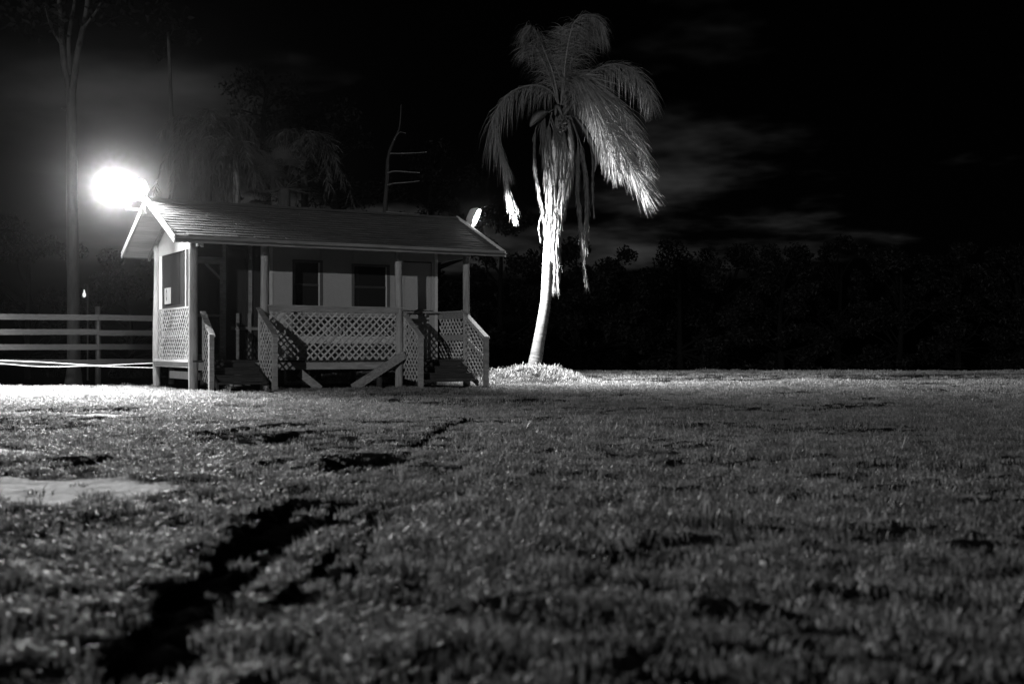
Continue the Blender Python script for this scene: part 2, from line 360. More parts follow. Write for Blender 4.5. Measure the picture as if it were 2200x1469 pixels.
ci.inputs['Collection'].default_value = tcol; ci.inputs['Separate Children'].default_value = True; ci.inputs['Reset Children'].default_value = True
def nat(nm, ty):
    q = ng.nodes.new('GeometryNodeInputNamedAttribute'); q.data_type = ty; q.inputs['Name'].default_value = nm; return q.outputs['Attribute']
ng.links.new(gi.outputs[0], ip.inputs['Points']); ng.links.new(ci.outputs[0], ip.inputs['Instance']); ip.inputs['Pick Instance'].default_value = True
ng.links.new(nat('pick', 'INT'), ip.inputs['Instance Index']); ng.links.new(nat('size', 'FLOAT'), ip.inputs['Scale'])
er = ng.nodes.new('FunctionNodeEulerToRotation'); ng.links.new(nat('turn', 'FLOAT_VECTOR'), er.inputs[0]); ng.links.new(er.outputs[0], ip.inputs['Rotation'])
ng.links.new(ip.outputs[0], go.inputs[0])
gmod = grass.modifiers.new('scatter', 'NODES'); gmod.node_group = ng

# ------------------------------------------------------------------ the cabin
cabin = empty('cabin', (EX, EY, 0), PSI)
tag(cabin, 'small wooden cabin with gabled shingle roof, lattice porch rails and two stairs', 'cabin')
def bx(name, m, s0, s1, t0, t1, z0, z1, parent=cabin): return MB().box(s0, s1, t0, t1, z0, z1).build(name, m, parent)
# posts
def post(s, t, r, ztop):
    zs = np.linspace(-.35, ztop, 9); wx, wy = random.uniform(-.012, .012), random.uniform(-.012, .012)
    MB().tube([(s+wx*math.sin(z*1.9), t+wy*math.sin(z*1.4+1), z) for z in zs], [r*(1.06-.09*(z/ztop))*random.uniform(.97, 1.03) for z in zs], 14, jit=.02).build('post', M['post'], cabin, True)
SL = (HR-HE)/(W/2)                 # roof slope
def under(t): return HE-.02+SL*min(t, W-t)
for s, r in ((.541, .088), (1.95, .082), (4.852, .078), (6.445, .075)):
    post(s, B, r, under(B)-.07)
for s in (.541, 2.5, 6.445): post(s, W-B, .075, under(W-B)-.07)
# header beams over the posts
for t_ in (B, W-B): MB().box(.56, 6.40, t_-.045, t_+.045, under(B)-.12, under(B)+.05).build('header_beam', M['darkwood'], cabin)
# roof
roof = empty('roof'); roof.parent = cabin
ang = math.atan(SL)
nb = 16; slen = (W/2)/math.cos(ang)
for side in (0, 1):
    for k in range(nb):
        d0, d1 = slen*k/nb+.002, slen*(k+1)/nb-.004
        def pt(d, off):
            t_ = d*math.cos(ang)-off*math.sin(ang); z_ = HE+d*math.sin(ang)+off*math.cos(ang)
            return (t_ if side == 0 else W-t_, z_)
        (a0, b0), (a1, b1), (a2, b2), (a3, b3) = pt(d0, .0), pt(d1, .0), pt(d1, .025), pt(d0, .025)
        MB().prism([(.02, a0, b0), (.02, a1, b1), (.02, a2, b2), (.02, a3, b3)], (L-.04, 0, 0)).build('roof_board', M['soffit'], roof)
    # shingles: rows of separate tabs, each lapping the one below
    mb = MB(); nc = 16; ex = (slen+.06)/nc
    for k in range(nc):
        s0 = -.03-(.17 if k % 2 else 0)
        while s0 < L+.03:
            wd = .33+random.uniform(-.03, .03); d0 = -.05+k*ex+random.uniform(-.008, .008); d1 = d0+ex*1.35; th = random.uniform(.005, .010)
            e0, e1 = max(s0, -.03), min(s0+wd-.006, L+.03)
            if e1-e0 > .02:
                lo = .032+.012; q = []
                for (d, off) in ((d0, lo), (min(d1, slen+.02), lo-.012), (min(d1, slen+.02), lo-.012+th), (d0, lo+th+random.uniform(0, .006))):
                    t_ = d*math.cos(ang)-off*math.sin(ang); z_ = HE+d*math.sin(ang)+off*math.cos(ang); q.append((e0, t_ if side == 0 else W-t_, z_))
                mb.prism(q, (e1-e0, 0, 0))
            s0 += wd
    o = mb.build('shingles', M['shingle'], roof); tag(o, kind='stuff')
    tF = -.018 if side == 0 else W-.004
    o = MB().box(-.02, L+.02, tF, tF+.022, HE-.02, HE+.105).build('fascia_board', M['fascia'], roof)
    for sE in (-.028, L):          # rake boards on the gable ends
        q = []
        for d, z_ in ((-.02, -.02), (slen+.0, -.02), (slen+.0, .105), (-.02, .105)):
            t_ = d*math.cos(ang); zz_ = HE+d*math.sin(ang)+z_; q.append((sE, t_ if side == 0 else W-t_, zz_))
        MB().prism(q, (.028, 0, 0)).build('rake_board', M['rake'], roof)
# ridge cap
MB().prism([(-.04, W/2-.13, HR+.02), (-.04, W/2, HR+.085), (-.04, W/2+.13, HR+.02), (-.04, W/2, HR+.055)], (L+.08, 0, 0)).build('ridge_cap', M['shingle'], roof)
# gable ends
for sG, nm in ((A+.02, 'gable_panel'), (6.40, 'gable_panel')):
    zb = 2.72
    poly = [(sG, B-.25, zb), (sG, W-B+.25, zb), (sG, W-B+.25, under(B-.25)-.02), (sG, W/2, HR-.06), (sG, B-.25, under(B-.25)-.02)]
    MB().prism(poly, (.02, 0, 0)).build(nm, M['gable'], cabin)
for side in (0, 1):                # top chords on the gable plane
    q = []
    for t_ in (.12, W/2): q.append((t_, under(t_)-.005))
    (t0, z0), (t1, z1) = q
    if side: t0, t1 = W-t0, W-t1
    MB().prism([(A-.035, t0, z0), (A-.035, t1, z1), (A-.035, t1, z1-.11), (A-.035, t0, z0-.11)], (.05, 0, 0)).build('top_chord', M['board'], cabin)
# deck
for k in range(22):
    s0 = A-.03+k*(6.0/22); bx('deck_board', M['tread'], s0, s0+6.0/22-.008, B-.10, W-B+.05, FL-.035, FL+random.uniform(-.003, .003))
bx('rim_board', M['board'], A-.05, 4.86, B-.04, B+.01, .36, FL-.04)
bx('rim_board', M['board'], 4.88, 6.5, B-.04, B+.01, .36, FL-.04)
bx('rim_board', M['trim'], A-.06, A-.02, B+.07, W-B-.06, .41, FL-.04)
bx('rim_trim', M['trim'], A-.09, A+.02, B+.05, W-B-.04, FL-.035, FL+.012)
bx('skirt_board', M['trim'], A+.12, A+.155, B+.06, 3.05, .17, .32)
bx('rim_board', M['board'], 6.44, 6.48, B+.08, W-B, .36, FL-.04)
for s in (1.6, 3.2, 4.9, 6.2):
    for t_ in (1.9, 3.4): MB().tube([(s, t_, -.3), (s, t_, FL-.05)], .07, 10).build('pier', M['darkwood'], cabin, True)

# lattice panels: cabin > lattice_panel > slat
slat_me = MB().box(-.5, .5, -.5, .5, -.5, .5).mesh('slat'); slat_me.materials.append(M['lattice'])
def clip(px, py, dx_, dy_, poly):
    lo, hi = -1e9, 1e9; m_ = len(poly)
    for i in range(m_):
        (x0, y0), (x1, y1) = poly[i], poly[(i+1) % m_]; nx_, ny_ = -(y1-y0), x1-x0
        den = dx_*nx_+dy_*ny_; num = (px-x0)*nx_+(py-y0)*ny_
        if abs(den) < 1e-9:
            if num < 0: return None
        else:
            v = -num/den
            if den > 0: lo = max(lo, v)
            else: hi = min(hi, v)
    return (lo, hi) if hi-lo > .03 else None
def lattice(origin, ax, poly, flip=1, pitch=.152, wd=.034):
    """poly: ccw points (a, z) in the panel plane; ax: unit vector of a (s, t); flip: side of the second layer"""
    fr = empty('lattice_panel', origin); fr.parent = cabin
    ax = Vector((ax[0], ax[1], 0)); nrm = ax.cross(Vector((0, 0, 1)))
    a_min, a_max = min(p[0] for p in poly), max(p[0] for p in poly); z_min, z_max = min(p[1] for p in poly), max(p[1] for p in poly)
    r2 = math.sqrt(.5)
    for lay, (dx_, dy_) in enumerate(((r2, r2), (r2, -r2))):
        c0 = a_min-(z_max-z_min) if lay == 0 else a_min
        k = c0+.04
        while k < a_max+(z_max-z_min):
            px, py = (k, z_min) if lay == 0 else (k, z_min)
            if lay == 1: dd = (-r2, r2)
            else: dd = (r2, r2)
            c_ = clip(px, py, dd[0], dd[1], poly)
            if c_:
                lo, hi = c_; mid = (lo+hi)/2; ln = hi-lo
                o = bpy.data.objects.new('slat', slat_me); COL.objects.link(o); o.parent = fr
                d3 = ax*dd[0]+Vector((0, 0, dd[1])); q3 = nrm; w3 = q3.cross(d3)
                rot_ = Matrix((d3, w3, q3)).transposed().to_4x4()
                loc = ax*(px+dd[0]*mid)+Vector((0, 0, py+dd[1]*mid))+nrm*(flip*(.005 if lay == 0 else -.0045))
                o.matrix_local = Matrix.Translation(loc+w3*random.gauss(0, .004)) @ rot_ @ Matrix.Rotation(random.gauss(0, .008), 4, 'Z') @ Matrix.Diagonal((ln, wd*random.uniform(.9, 1.08), .009, 1))
            k += pitch
    return fr
def trim(fr, p0, p1, wd, th, up, m='lattice'): return MB().beam(p0, p1, th, wd, up).build('frame_board', M[m], fr)

# gable end panel (faces the left lamp)
g = lattice((A-.03, 0, 0), (0, 1), [(B+.03, FL+.02), (W-B-.30, FL+.02), (W-B-.30, 1.585), (B+.03, 1.575)])
trim(g, (0, W-B-.62, FL+.02), (0, W-B-.62, 1.58), .05, .018, (0, 1, 0)); trim(g, (.03, B+.05, 1.06), (.03, W-B-.3, 1.06), .09, .02, (0, 0, 1))
trim(g, (0.002, B+.05, 1.575), (0.002, W-B-.3, 1.585), .035, .022, (0, 0, 1))
# front rail between the posts
f_ = lattice((0, B-.005, 0), (1, 0), [(2.05, FL-.01), (4.78, FL-.01), (4.78, 1.51), (2.05, 1.51)])
trim(f_, (2.03, .022, .955), (4.79, .022, .955), .15, .02, (0, 0, 1), 'lattice'); trim(f_, (2.28, .023, FL), (2.28, .023, 1.49), .14, .02, (1, 0, 0), 'lattice'); trim(f_, (2.46, .03, FL), (2.46, .03, 1.49), .11, .02, (1, 0, 0), 'board')
trim(f_, (2.05, .03, 1.455), (4.79, .03, 1.455), .03, .018, (0, 0, 1), 'board')
MB().beam((2.02, B-.055, 1.565), (4.80, B-.055, 1.565), .04, .10).build('porch_rail', M['board'], cabin)
MB().beam((1.99, B-.02, 1.628), (4.93, B-.02, 1.628), .15, .028).build('rail_cap', M['board'], cabin)
# stair rails
def stair_rail(s, tn, ztop, zn, side, mid=True):
    """raking lattice rail from the post line (t=B) out to its newel at t=tn"""
    ln = B-tn; zb0, zb1 = .42, .10
    poly = [(0.02, zb0 if mid else .16), (ln-.04, zb1), (ln-.04, zn-.10), (0.02, ztop-.05)]
    fr = lattice((s, B, 0), (0, -1), poly, flip=1, pitch=.150)
    MB().prism([(0, 0, ztop-.10), (0, -ln, zn-.12), (0, -ln, zn-.02), (0, 0, ztop)], (.022, 0, 0)).build('frame_board', M['lattice'], fr).location.x = .012
    MB().prism([(-.045, .01, ztop), (-.045, -ln-.06, zn-.045), (-.045, -ln-.06, zn-.018), (-.045, .01, ztop+.027)], (.11, 0, 0)).build('hand_rail', M['board'], cabin).location = (s, B, 0)
    if mid: MB().prism([(.012, 0, 1.02), (.012, -ln, .47), (.012, -ln, .56), (.012, 0, 1.11)], (.022, 0, 0)).build('frame_board', M['board'], fr)
    MB().box(s-.045, s+.045, tn-.05, tn+.04, -.2, zn).build('newel_post', M['board'], cabin)
    MB().box(s-.022, s+.022, B-.09, B-.05, FL, ztop-.02).build('rail_stud', M['lattice'], cabin)
stair_rail(.72, .20, 1.47, 1.035, 1, False)
stair_rail(1.825, -.19, 1.565, 1.04, -1)
stair_rail(4.955, -.05, 1.52, 1.03, 1, False)
stair_rail(6.355, -.26, 1.585, 1.03, -1)
# porch end rail beside the right-hand stair
e_ = lattice((6.37, 0, 0), (0, 1), [(B+.06, FL+.03), (TW-.02, FL+.03), (TW-.02, 1.47), (B+.06, 1.47)], flip=-1)
trim(e_, (-.02, B+.02, 1.02), (-.02, TW, 1.02), .13, .02, (0, 0, 1), 'board'); trim(e_, (-.02, B+.02, 1.50), (-.02, TW, 1.50), .13, .022, (0, 0, 1), 'board')
MB().beam((6.36, B-.02, 1.585), (6.36, TW, 1.585), .12, .028).build('rail_cap', M['board'], cabin)
# stairs
def stairs(s0, s1, run):
    st = empty('stair', (s0, B, 0)); st.parent = cabin; wd = s1-s0
    for k in range(3):
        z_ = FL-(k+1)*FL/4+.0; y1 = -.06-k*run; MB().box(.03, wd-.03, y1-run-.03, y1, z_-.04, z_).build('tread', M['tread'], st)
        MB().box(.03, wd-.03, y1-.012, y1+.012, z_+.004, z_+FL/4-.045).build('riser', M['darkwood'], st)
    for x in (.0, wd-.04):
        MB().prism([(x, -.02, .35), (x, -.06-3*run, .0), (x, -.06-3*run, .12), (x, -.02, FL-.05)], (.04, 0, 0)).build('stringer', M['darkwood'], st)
stairs(.77, 1.77, .24); stairs(5.0, 6.31, .25)

# front wall with its openings
def wall_front():
    s0, s1 = 2.48, 6.30; zt = 3.1
    op = [(2.97, 3.57, 1.66, 2.60), (4.30, 5.12, 1.68, 2.56)]
    t0, t1 = TW, TW+.05
    xs = [s0, op[0][0], op[0][1], op[1][0], op[1][1], 5.42]
    bx('wall_panel', M['wallp'], xs[0], xs[1], t0, t1, FL, zt); bx('wall_panel', M['wallp'], xs[2]+.002, xs[3]-.002, t0, t1, FL, zt)
    bx('wall_panel', M['wallp'], xs[4], xs[5], t0, t1, FL, zt)
    for a0, a1, z0, z1 in op:
        bx('wall_panel', M['wallp'], a0+.002, a1-.002, t0+.003, t1, FL, z0); bx('wall_panel', M['wallp'], a0+.002, a1-.002, t0+.003, t1, z1, zt)
        wn = empty('window'); wn.parent = cabin; tf = t0-.012
        MB().box(a0-.035, a0+.025, tf, t1, z0, z1).build('frame', M['frame'], wn); MB().box(a1-.025, a1+.035, tf, t1, z0, z1).build('frame', M['frame'], wn)
        MB().box(a0-.035, a1+.035, tf-.004, t1, z1, z1+.05).build('frame', M['frame'], wn); MB().box(a0-.06, a1+.06, tf-.05, t1, z0-.04, z0).build('sill', M['trim'], wn)
        zm = (z0+z1)/2-.005
        MB().box(a0+.027, a1-.027, t0+.008, t0+.03, zm-.022, zm+.022).build('sash_rail', M['darkwood'], wn)
        MB().box(a1-.055, a1-.027, t0+.006, t0+.03, z0+.002, z1-.002).build('lit_jamb_edge', M['gable'], wn)  # pale strip: light on the right jamb's inner edge put in as colour
        MB().box(a0+.027, a1-.057, t0+.020, t0+.026, zm+.024, z1-.002).build('pane', M['glass'], wn)
        MB().box(a0+.027, a1-.057, t0+.012, t0+.018, z0+.002, zm-.024).build('pane', M['glass'], wn)
    # door at the right end
    bx('wall_panel', M['wallp'], 5.422, 6.30, t0+.003, t1, 2.72, zt)
    dr = empty('door'); dr.parent = cabin
    MB().box(5.50, 6.16, t0+.006, t0+.045, FL+.02, 2.68).build('leaf', M['wallp'], dr)
    MB().box(5.425, 5.495, t0-.012, t1, FL, 2.71).build('jamb', M['wallp'], dr); MB().box(6.165, 6.24, t0-.012, t1, FL, 2.71).build('jamb', M['wallp'], dr)
    MB().box(5.425, 6.24, t0-.016, t1, 2.712, 2.76).build('head', M['wallp'], dr)
    MB().tube([(5.58, t0-.05, 1.52), (5.58, t0+.01, 1.52)], [.028, .018], 10).build('knob', M['metal'], dr, True)
    bx('corner_board', M['trim'], 6.245, 6.32, t0-.016, t1, FL, zt); bx('corner_board', M['trim'], 2.44, 2.50, t0-.02, t1, FL, zt)
    bx('side_wall', M['wallp'], 6.26, 6.31, t1+.002, W-B, FL, zt); bx('side_wall', M['wallp'], 2.46, 2.51, t1+.002, W-B, FL, zt)
    bx('back_wall', M['wallp'], 2.46, 6.31, W-B-.0, W-B+.05, FL, 2.95)
wall_front()
bx('wall_shelf', M['board'], 5.25, 6.46, TW-.20, TW-.02, 1.565, 1.600); bx('wall_shelf', M['board'], 5.30, 6.12, TW-.12, TW-.03, 1.625, 1.645)
for s in (5.35, 5.95): bx('shelf_bracket', M['board'], s, s+.04, TW-.12, TW-.018, 1.50, 1.563)
# screened bay on the left
for s0, s1 in ((A+.03, .66), (1.49, 2.02), (2.10, 2.43)):
    bx('screen', M['screen'], s0, s1, TW+.02, TW+.024, FL, 2.9)
for s in (1.485, 2.03, .665): bx('stud', M['board'], s-.035, s+.035, TW-.015, TW+.05, FL, 2.95)
for t_ in (1.26, 3.33): bx('stud', M['rake'], A-.02, A+.03, t_-.03, t_+.03, FL+.02, 2.715)
bx('stud', M['darkwood'], A-.01, A+.05, 1.05, 1.14, FL+.02, 2.715)
bx('gable_screen', M['screen'], A+.045, A+.049, B+.09, W-B-.08, FL+.02, 2.715)
bx('screen_rail', M['darkwood'], A+.03, A+.06, B+.10, W-B-.1, 1.60, 1.66)
bx('ceiling_panel', M['darkwood'], A+.06, 6.25, B+.06, W-B-.06, 2.96, 2.975)
bx('back_screen', M['screen'], A+.05, 2.44, W-B-.06, W-B-.055, FL, 2.95)
bx('back_rail', M['darkwood'], A+.05, 2.44, W-B-.04, W-B-.0, 1.5, 1.62)
for s in (1.75, 2.0, 2.22): bx('baluster', M['board'], s-.03, s+.03, TW-.06, TW-.02, FL+.01, 1.50)
bx('baluster_rail', M['board'], 1.62, 2.42, TW-.055, TW-.02, 1.16, 1.22)
sdr = empty('screen_door'); sdr.parent = cabin
for x0, x1, z0, z1 in ((.70, .76, FL+.02, 2.56), (1.39, 1.45, FL+.02, 2.56), (.76, 1.39, 2.49, 2.56), (.76, 1.39, FL+.02, FL+.12), (.76, 1.39, 1.42, 1.48)):
    MB().box(x0, x1, TW-.02, TW+.02, z0, z1).build('door_frame', M['board'], sdr)
MB().box(.66, 1.48, TW-.025, TW+.03, 2.565, 2.63).build('head', M['board'], sdr)
MB().beam((1.10, TW-.005, 2.50), (1.40, TW-.005, 2.20), .025, .045, (0, 0, 1)).build('corner_brace', M['trim'], sdr)
MB().box(.762, 1.388, TW+.008, TW+.012, FL+.122, 2.488).build('screen', M['screen'], sdr)
bx('screen_transom', M['screen'], .70, 1.45, TW+.02, TW+.024, 2.64, 2.9)

# sheet pinned on the gable screen
sm = mat('notice_paper', .30, .12, 9, rough=.7, bump=.05); t = sm.node_tree; n = t.nodes.new; l = t.links.new
b_ = t.nodes['Principled BSDF']; src = b_.inputs['Base Color'].links[0].from_socket
c = n('ShaderNodeTexCoord'); vm = n('ShaderNodeVectorMath'); vm.operation = 'SUBTRACT'; vm.inputs[1].default_value = (0, .10, .19); l(c.outputs['Object'], vm.inputs[0])
v2 = n('ShaderNodeVectorMath'); v2.operation = 'MULTIPLY'; v2.inputs[1].default_value = (0, 1, .45); l(vm.outputs[0], v2.inputs[0])
ln_ = n('ShaderNodeVectorMath'); ln_.operation = 'LENGTH'; l(v2.outputs[0], ln_.inputs[0])
d_ = n('ShaderNodeMath'); d_.operation = 'SUBTRACT'; d_.inputs[1].default_value = .042; l(ln_.outputs['Value'], d_.inputs[0])
d2 = n('ShaderNodeMath'); d2.operation = 'ABSOLUTE'; l(d_.outputs[0], d2.inputs[0])
d3 = n('ShaderNodeMath'); d3.operation = 'GREATER_THAN'; d3.inputs[1].default_value = .016; l(d2.outputs[0], d3.inputs[0])
d4 = n('ShaderNodeMapRange'); d4.inputs['To Min'].default_value = .12; l(d3.outputs[0], d4.inputs['Value'])
d5 = n('ShaderNodeMath'); d5.operation = 'MULTIPLY'; l(src, d5.inputs[0]); l(d4.outputs[0], d5.inputs[1]); l(d5.outputs[0], b_.inputs['Base Color'])
sheet = MB().box(-.003, 0, -.26, .26, 0, .33).build('notice_sheet', sm); sheet.location = cab(A+.028, 2.82, 1.70); sheet.rotation_euler = (0, 0, PSI)
tag(sheet, 'pale notice sheet with a dark oval mark hung on the porch side screen', 'notice')

# ------------------------------------------------------------------ flood lights on the gable peaks
def flood(label, s_head, z_head, aim, beam, power, spill, bulge, s_wall, spread, twin=None):
    c0 = cab(s_head, W/2, z_head); fl = empty('flood_light', c0); tag(fl, label, 'flood light', 'flood lights on the cabin gables')
    q = Vector(aim).normalized().to_track_quat('Z', 'Y'); rm = q.to_matrix()
    lens_m = emis('lamp_lens', spill, 'FRONT'); wall = cab(s_wall, W/2, HR-.16)-c0
    for off, sz, frac in [(Vector((0, 0, 0)), 1.0, 1.0)]+([twin] if twin else []):
        rings = [(-.17, .35), (-.165, .62), (-.09, .86), (-.01, 1.0), (.03, 1.03), (.03, .93), (.012, .91)]; seg = 24; v = []; f = []
        for z, k in rings:
            for j in range(seg):
                th = 2*math.pi*j/seg; cx, sy = math.cos(th), math.sin(th); e = .62
                v.append(tuple(off+rm @ Vector((.135*k*math.copysign(abs(cx)**e, cx), .225*k*math.copysign(abs(sy)**e, sy), z))*sz))
        for i in range(len(rings)-1):
            for j in range(seg): f.append((i*seg+j, i*seg+(j+1) % seg, (i+1)*seg+(j+1) % seg, (i+1)*seg+j))
        f.append(tuple(range(seg))[::-1]); MB().add(v, f).build('housing', M['metal'], fl, True)
        v = []; f = []; lr = [(.014+k*bulge, q_) for k, q_ in ((0, 1.0), (.35, .97), (.65, .86), (.9, .62), (1.0, .3))]     # bulging glass refractor
        for z, k in lr:
            for j in range(seg):
                th = 2*math.pi*j/seg; cx, sy = math.cos(th), math.sin(th)
                v.append(tuple(off+rm @ Vector((.115*k*math.copysign(abs(cx)**.85, cx), .195*k*math.copysign(abs(sy)**.85, sy), z))*sz))
        for i in range(len(lr)-1):
            for j in range(seg): f.append((i*seg+j, i*seg+(j+1) % seg, (i+1)*seg+(j+1) % seg, (i+1)*seg+j))
        f.append(tuple((len(lr)-1)*seg+j for j in range(seg))); MB().add(v, f).build('lens', lens_m, fl, True)
        k0 = off+rm @ Vector((0, -.21, -.07))*sz; el = Vector((k0.x, k0.y, wall.z))
        MB().tube([k0+Vector((0, 0, .05)), k0.lerp(el, .55), el, wall], .024, 8).build('arm', M['metal'], fl, True)
        ld = bpy.data.lights.new('flood_bulb', 'AREA'); ld.shape = 'DISK'; ld.size = .22*sz; ld.spread = R(spread); ld.energy = power*frac; ld.color = (1, 1, 1)
        lo = bpy.data.objects.new('flood_bulb', ld); COL.objects.link(lo); lo.parent = fl
        lo.matrix_local = Matrix.Translation(off + rm @ Vector((0, 0, .02)) + Vector(beam).normalized()*.15) @ Vector(beam).normalized().to_track_quat('-Z', 'Y').to_matrix().to_4x4()
    MB().box(-.02, .02, -.07, .07, -.09, .09).build('wall_plate', M['metal'], fl).matrix_local = Matrix.Translation(wall) @ Matrix.Rotation(PSI, 4, 'Z')
    MB().box(-.17, .17, -.045, .045, -.035, .035).build('arm_bracket', M['trim'], fl).matrix_local = Matrix.Translation(wall*.55) @ Matrix.Rotation(PSI, 4, 'Z')
    return fl
flood('blazing flood light with two heads on the left gable peak, facing the lawn', -.54, 4.00, (-.68, -.62, -.38), (-.68, -.62, -.38), 10300, 5200, .12, -.03, 170, (U*.42+Vector((0, 0, -.02)), .8, .32))
flood('tilted flood light on the right gable peak, aimed at the palm', L+.48, 3.80, (.86, -.28, -.42), (.86, .10, -.46), 2950, 320, .03, L+.03, 158)

# ------------------------------------------------------------------ planks leaning under the porch
def plank(p0, p1, wd, th, label):
    p0, p1 = Vector(p0), Vector(p1); o = MB().beam(p0-p0, p1-p0, th, wd, (0, 0, 1)).build('plank', M['board']); o.location = p0
    tag(o, label, 'plank', 'planks leaning under the porch'); return o
plank(cab(3.70, .50, -.02), cab(4.90, .60, .66), .17, .035, 'wide plank leaning against the log post beside the right stair')
plank(cab(2.62, .62, .30), cab(3.02, .55, -.03), .15, .035, 'short plank end lying under the porch near the left stair')

# ------------------------------------------------------------------ fence, ropes
fence = empty('fence', at(210, YV, 29.4) - Vector((0, 0, CAMH)))
tag(fence, 'weathered four rail board fence left of the cabin', 'fence')
fo = fence.location.copy()
fdir = Vector((at(328, YV, 30.1)-at(0, YV, 28.6))); fdir.z = 0; fdir.normalize()
for k in (-3, -2, -1, 0, 1, 2):
    q = fdir*(2.75*k); zt = 1.81+(.03 if k % 2 else 0); g0 = -.6
    MB().tube([(q.x, q.y, g0), (q.x+.01, q.y, .7), (q.x, q.y, zt)], [.075, .068, .062], 10, jit=.03).build('fence_post', M['fence'], fence, True)
fn = Vector((fdir.y, -fdir.x, 0))*.075
for k in (-3, -2, -1, 0, 1):
    for z in (1.53, 1.18, .82, .46):
        p0 = fdir*(2.75*k+.005)+fn+Vector((0, 0, z+random.uniform(-.015, .015))); p1 = fdir*(2.75*(k+1)-.005)+fn+Vector((0, 0, z+random.uniform(-.015, .015)))
        MB().beam(p0, p1, .028, .135).build('rail', M['fence'], fence)
def rope(pts, D0, D1, label):
    ps = [at(x, y, D0+(D1-D0)*(x+250)/(578.0)) for x, y in pts]
    # smooth
    qs = []
    for i in range(len(ps)-1):
        a, b, c, d = ps[max(i-1, 0)], ps[i], ps[i+1], ps[min(i+2, len(ps)-1)]
        for k in range(8):
            u_ = k/8; qs.append(.5*((2*b)+(c-a)*u_+(2*a-5*b+4*c-d)*u_**2+(3*b-a-3*c+d)*u_**3))
    qs.append(ps[-1]); base = qs[0].copy(); o = MB().tube([q-base for q in qs], .010, 8).build('rope', M['rope'], None, True); o.location = base
    tag(o, label, 'rope', 'white ropes strung from the cabin post')
rope([(-250,758),(-120,766),(0,774),(90,778),(170,783),(215,785),(260,783),(331,780)], 28.2, 25.68, 'upper white rope strung in front of the lowest fence rail')
rope([(-250,770),(-120,774),(0,781),(60,786),(120,788),(190,786),(250,788),(331,790)], 28.2, 25.66, 'lower white rope sagging below the other one by the fence')

# ------------------------------------------------------------------ palms
def catmull(ps, n):
    ps = [Vector(p) for p in ps]; out_ = []
    for i in range(len(ps)-1):
        a, b, c, d = ps[max(i-1, 0)], ps[i], ps[i+1], ps[min(i+2, len(ps)-1)]
        for k in range(n):
            u_ = k/n; out_.append(.5*((2*b)+(c-a)*u_+(2*a-5*b+4*c-d)*u_**2+(3*b-a-3*c+d)*u_**3))
    out_.append(ps[-1]); return out_
def frond_mesh(ps, r0, leaf, nleaf, droop, wd, bare=.12, spread=1.0, rows=2, wind=Vector((0, 0, 0)), taper=True):
    """feather leaf: a tapering rachis along ps with rows of drooping leaflets on both sides"""
    c_ = catmull(ps, 8); mb = MB(); m_ = len(c_)
    mb.tube(c_, [r0*(1-.85*i/(m_-1)) for i in range(m_)], 6)
    for i in range(nleaf):
        u_ = bare+(1-bare)*(i+random.random())/nleaf; x = u_*(m_-1); k = min(int(x), m_-2); p = c_[k].lerp(c_[k+1], x-k)
        tg = (c_[min(k+2, m_-1)]-c_[max(k-1, 0)]).normalized(); sd_ = tg.cross(Vector((0, 0, 1)))
        if sd_.length < .25: sd_ = tg.cross(Vector((.3, 1, 0)))
        sd_.normalize(); up = sd_.cross(tg).normalized()
        prof = math.sin(math.pi*min(1, max(.0, .12+.88*u_*.93)))**.55 if taper else 1.0
        for sg in (-1, 1):
            for rw in range(rows):
                ln = leaf*prof*random.uniform(.55, 1.25); d0 = (sd_*sg*random.uniform(.5, 1.0)*spread+tg*random.uniform(.35, .8)+up*random.uniform(-.5, .7)).normalized()
                q0 = p.copy(); pts = [q0]; d = d0
                for st in range(3):
                    d = (d+Vector((0, 0, -1))*droop*random.uniform(.6, 1.2)+wind*.3).normalized(); pts.append(pts[-1]+d*(ln/3))
                wv = d0.cross(Vector((random.uniform(-1, 1), random.uniform(-1, 1), random.uniform(-1, 1)))).normalized()
                w_ = wd*random.uniform(.7, 1.3); kk = len(mb.v)
                for st, ww in enumerate((.55, 1.0, .7)): mb.v += [tuple(pts[st]-wv*(w_*ww)), tuple(pts[st]+wv*(w_*ww))]
                mb.v.append(tuple(pts[3])); mb.f += [(kk, kk+1, kk+3, kk+2), (kk+2, kk+3, kk+5, kk+4), (kk+4, kk+5, kk+6)]
    return mb
def palm_trunk(pts, name='trunk'):
    c_ = catmull([p[0] for p in pts], 10); rr = np.interp(np.linspace(0, 1, len(c_)), np.linspace(0, 1, len(pts)), [p[1] for p in pts])
    # ring scars
    out_c, out_r = [], []
    c2 = catmull(c_, 3)
    for i, p in enumerate(c2):
        r = np.interp(i/(len(c2)-1), np.linspace(0, 1, len(rr)), rr); out_c.append(p); out_r.append(r*(1+random.choice((.014, .006, 0, -.004, -.008))+random.uniform(-.006, .006)))
    return MB().tube(out_c, out_r, 18, jit=.012)

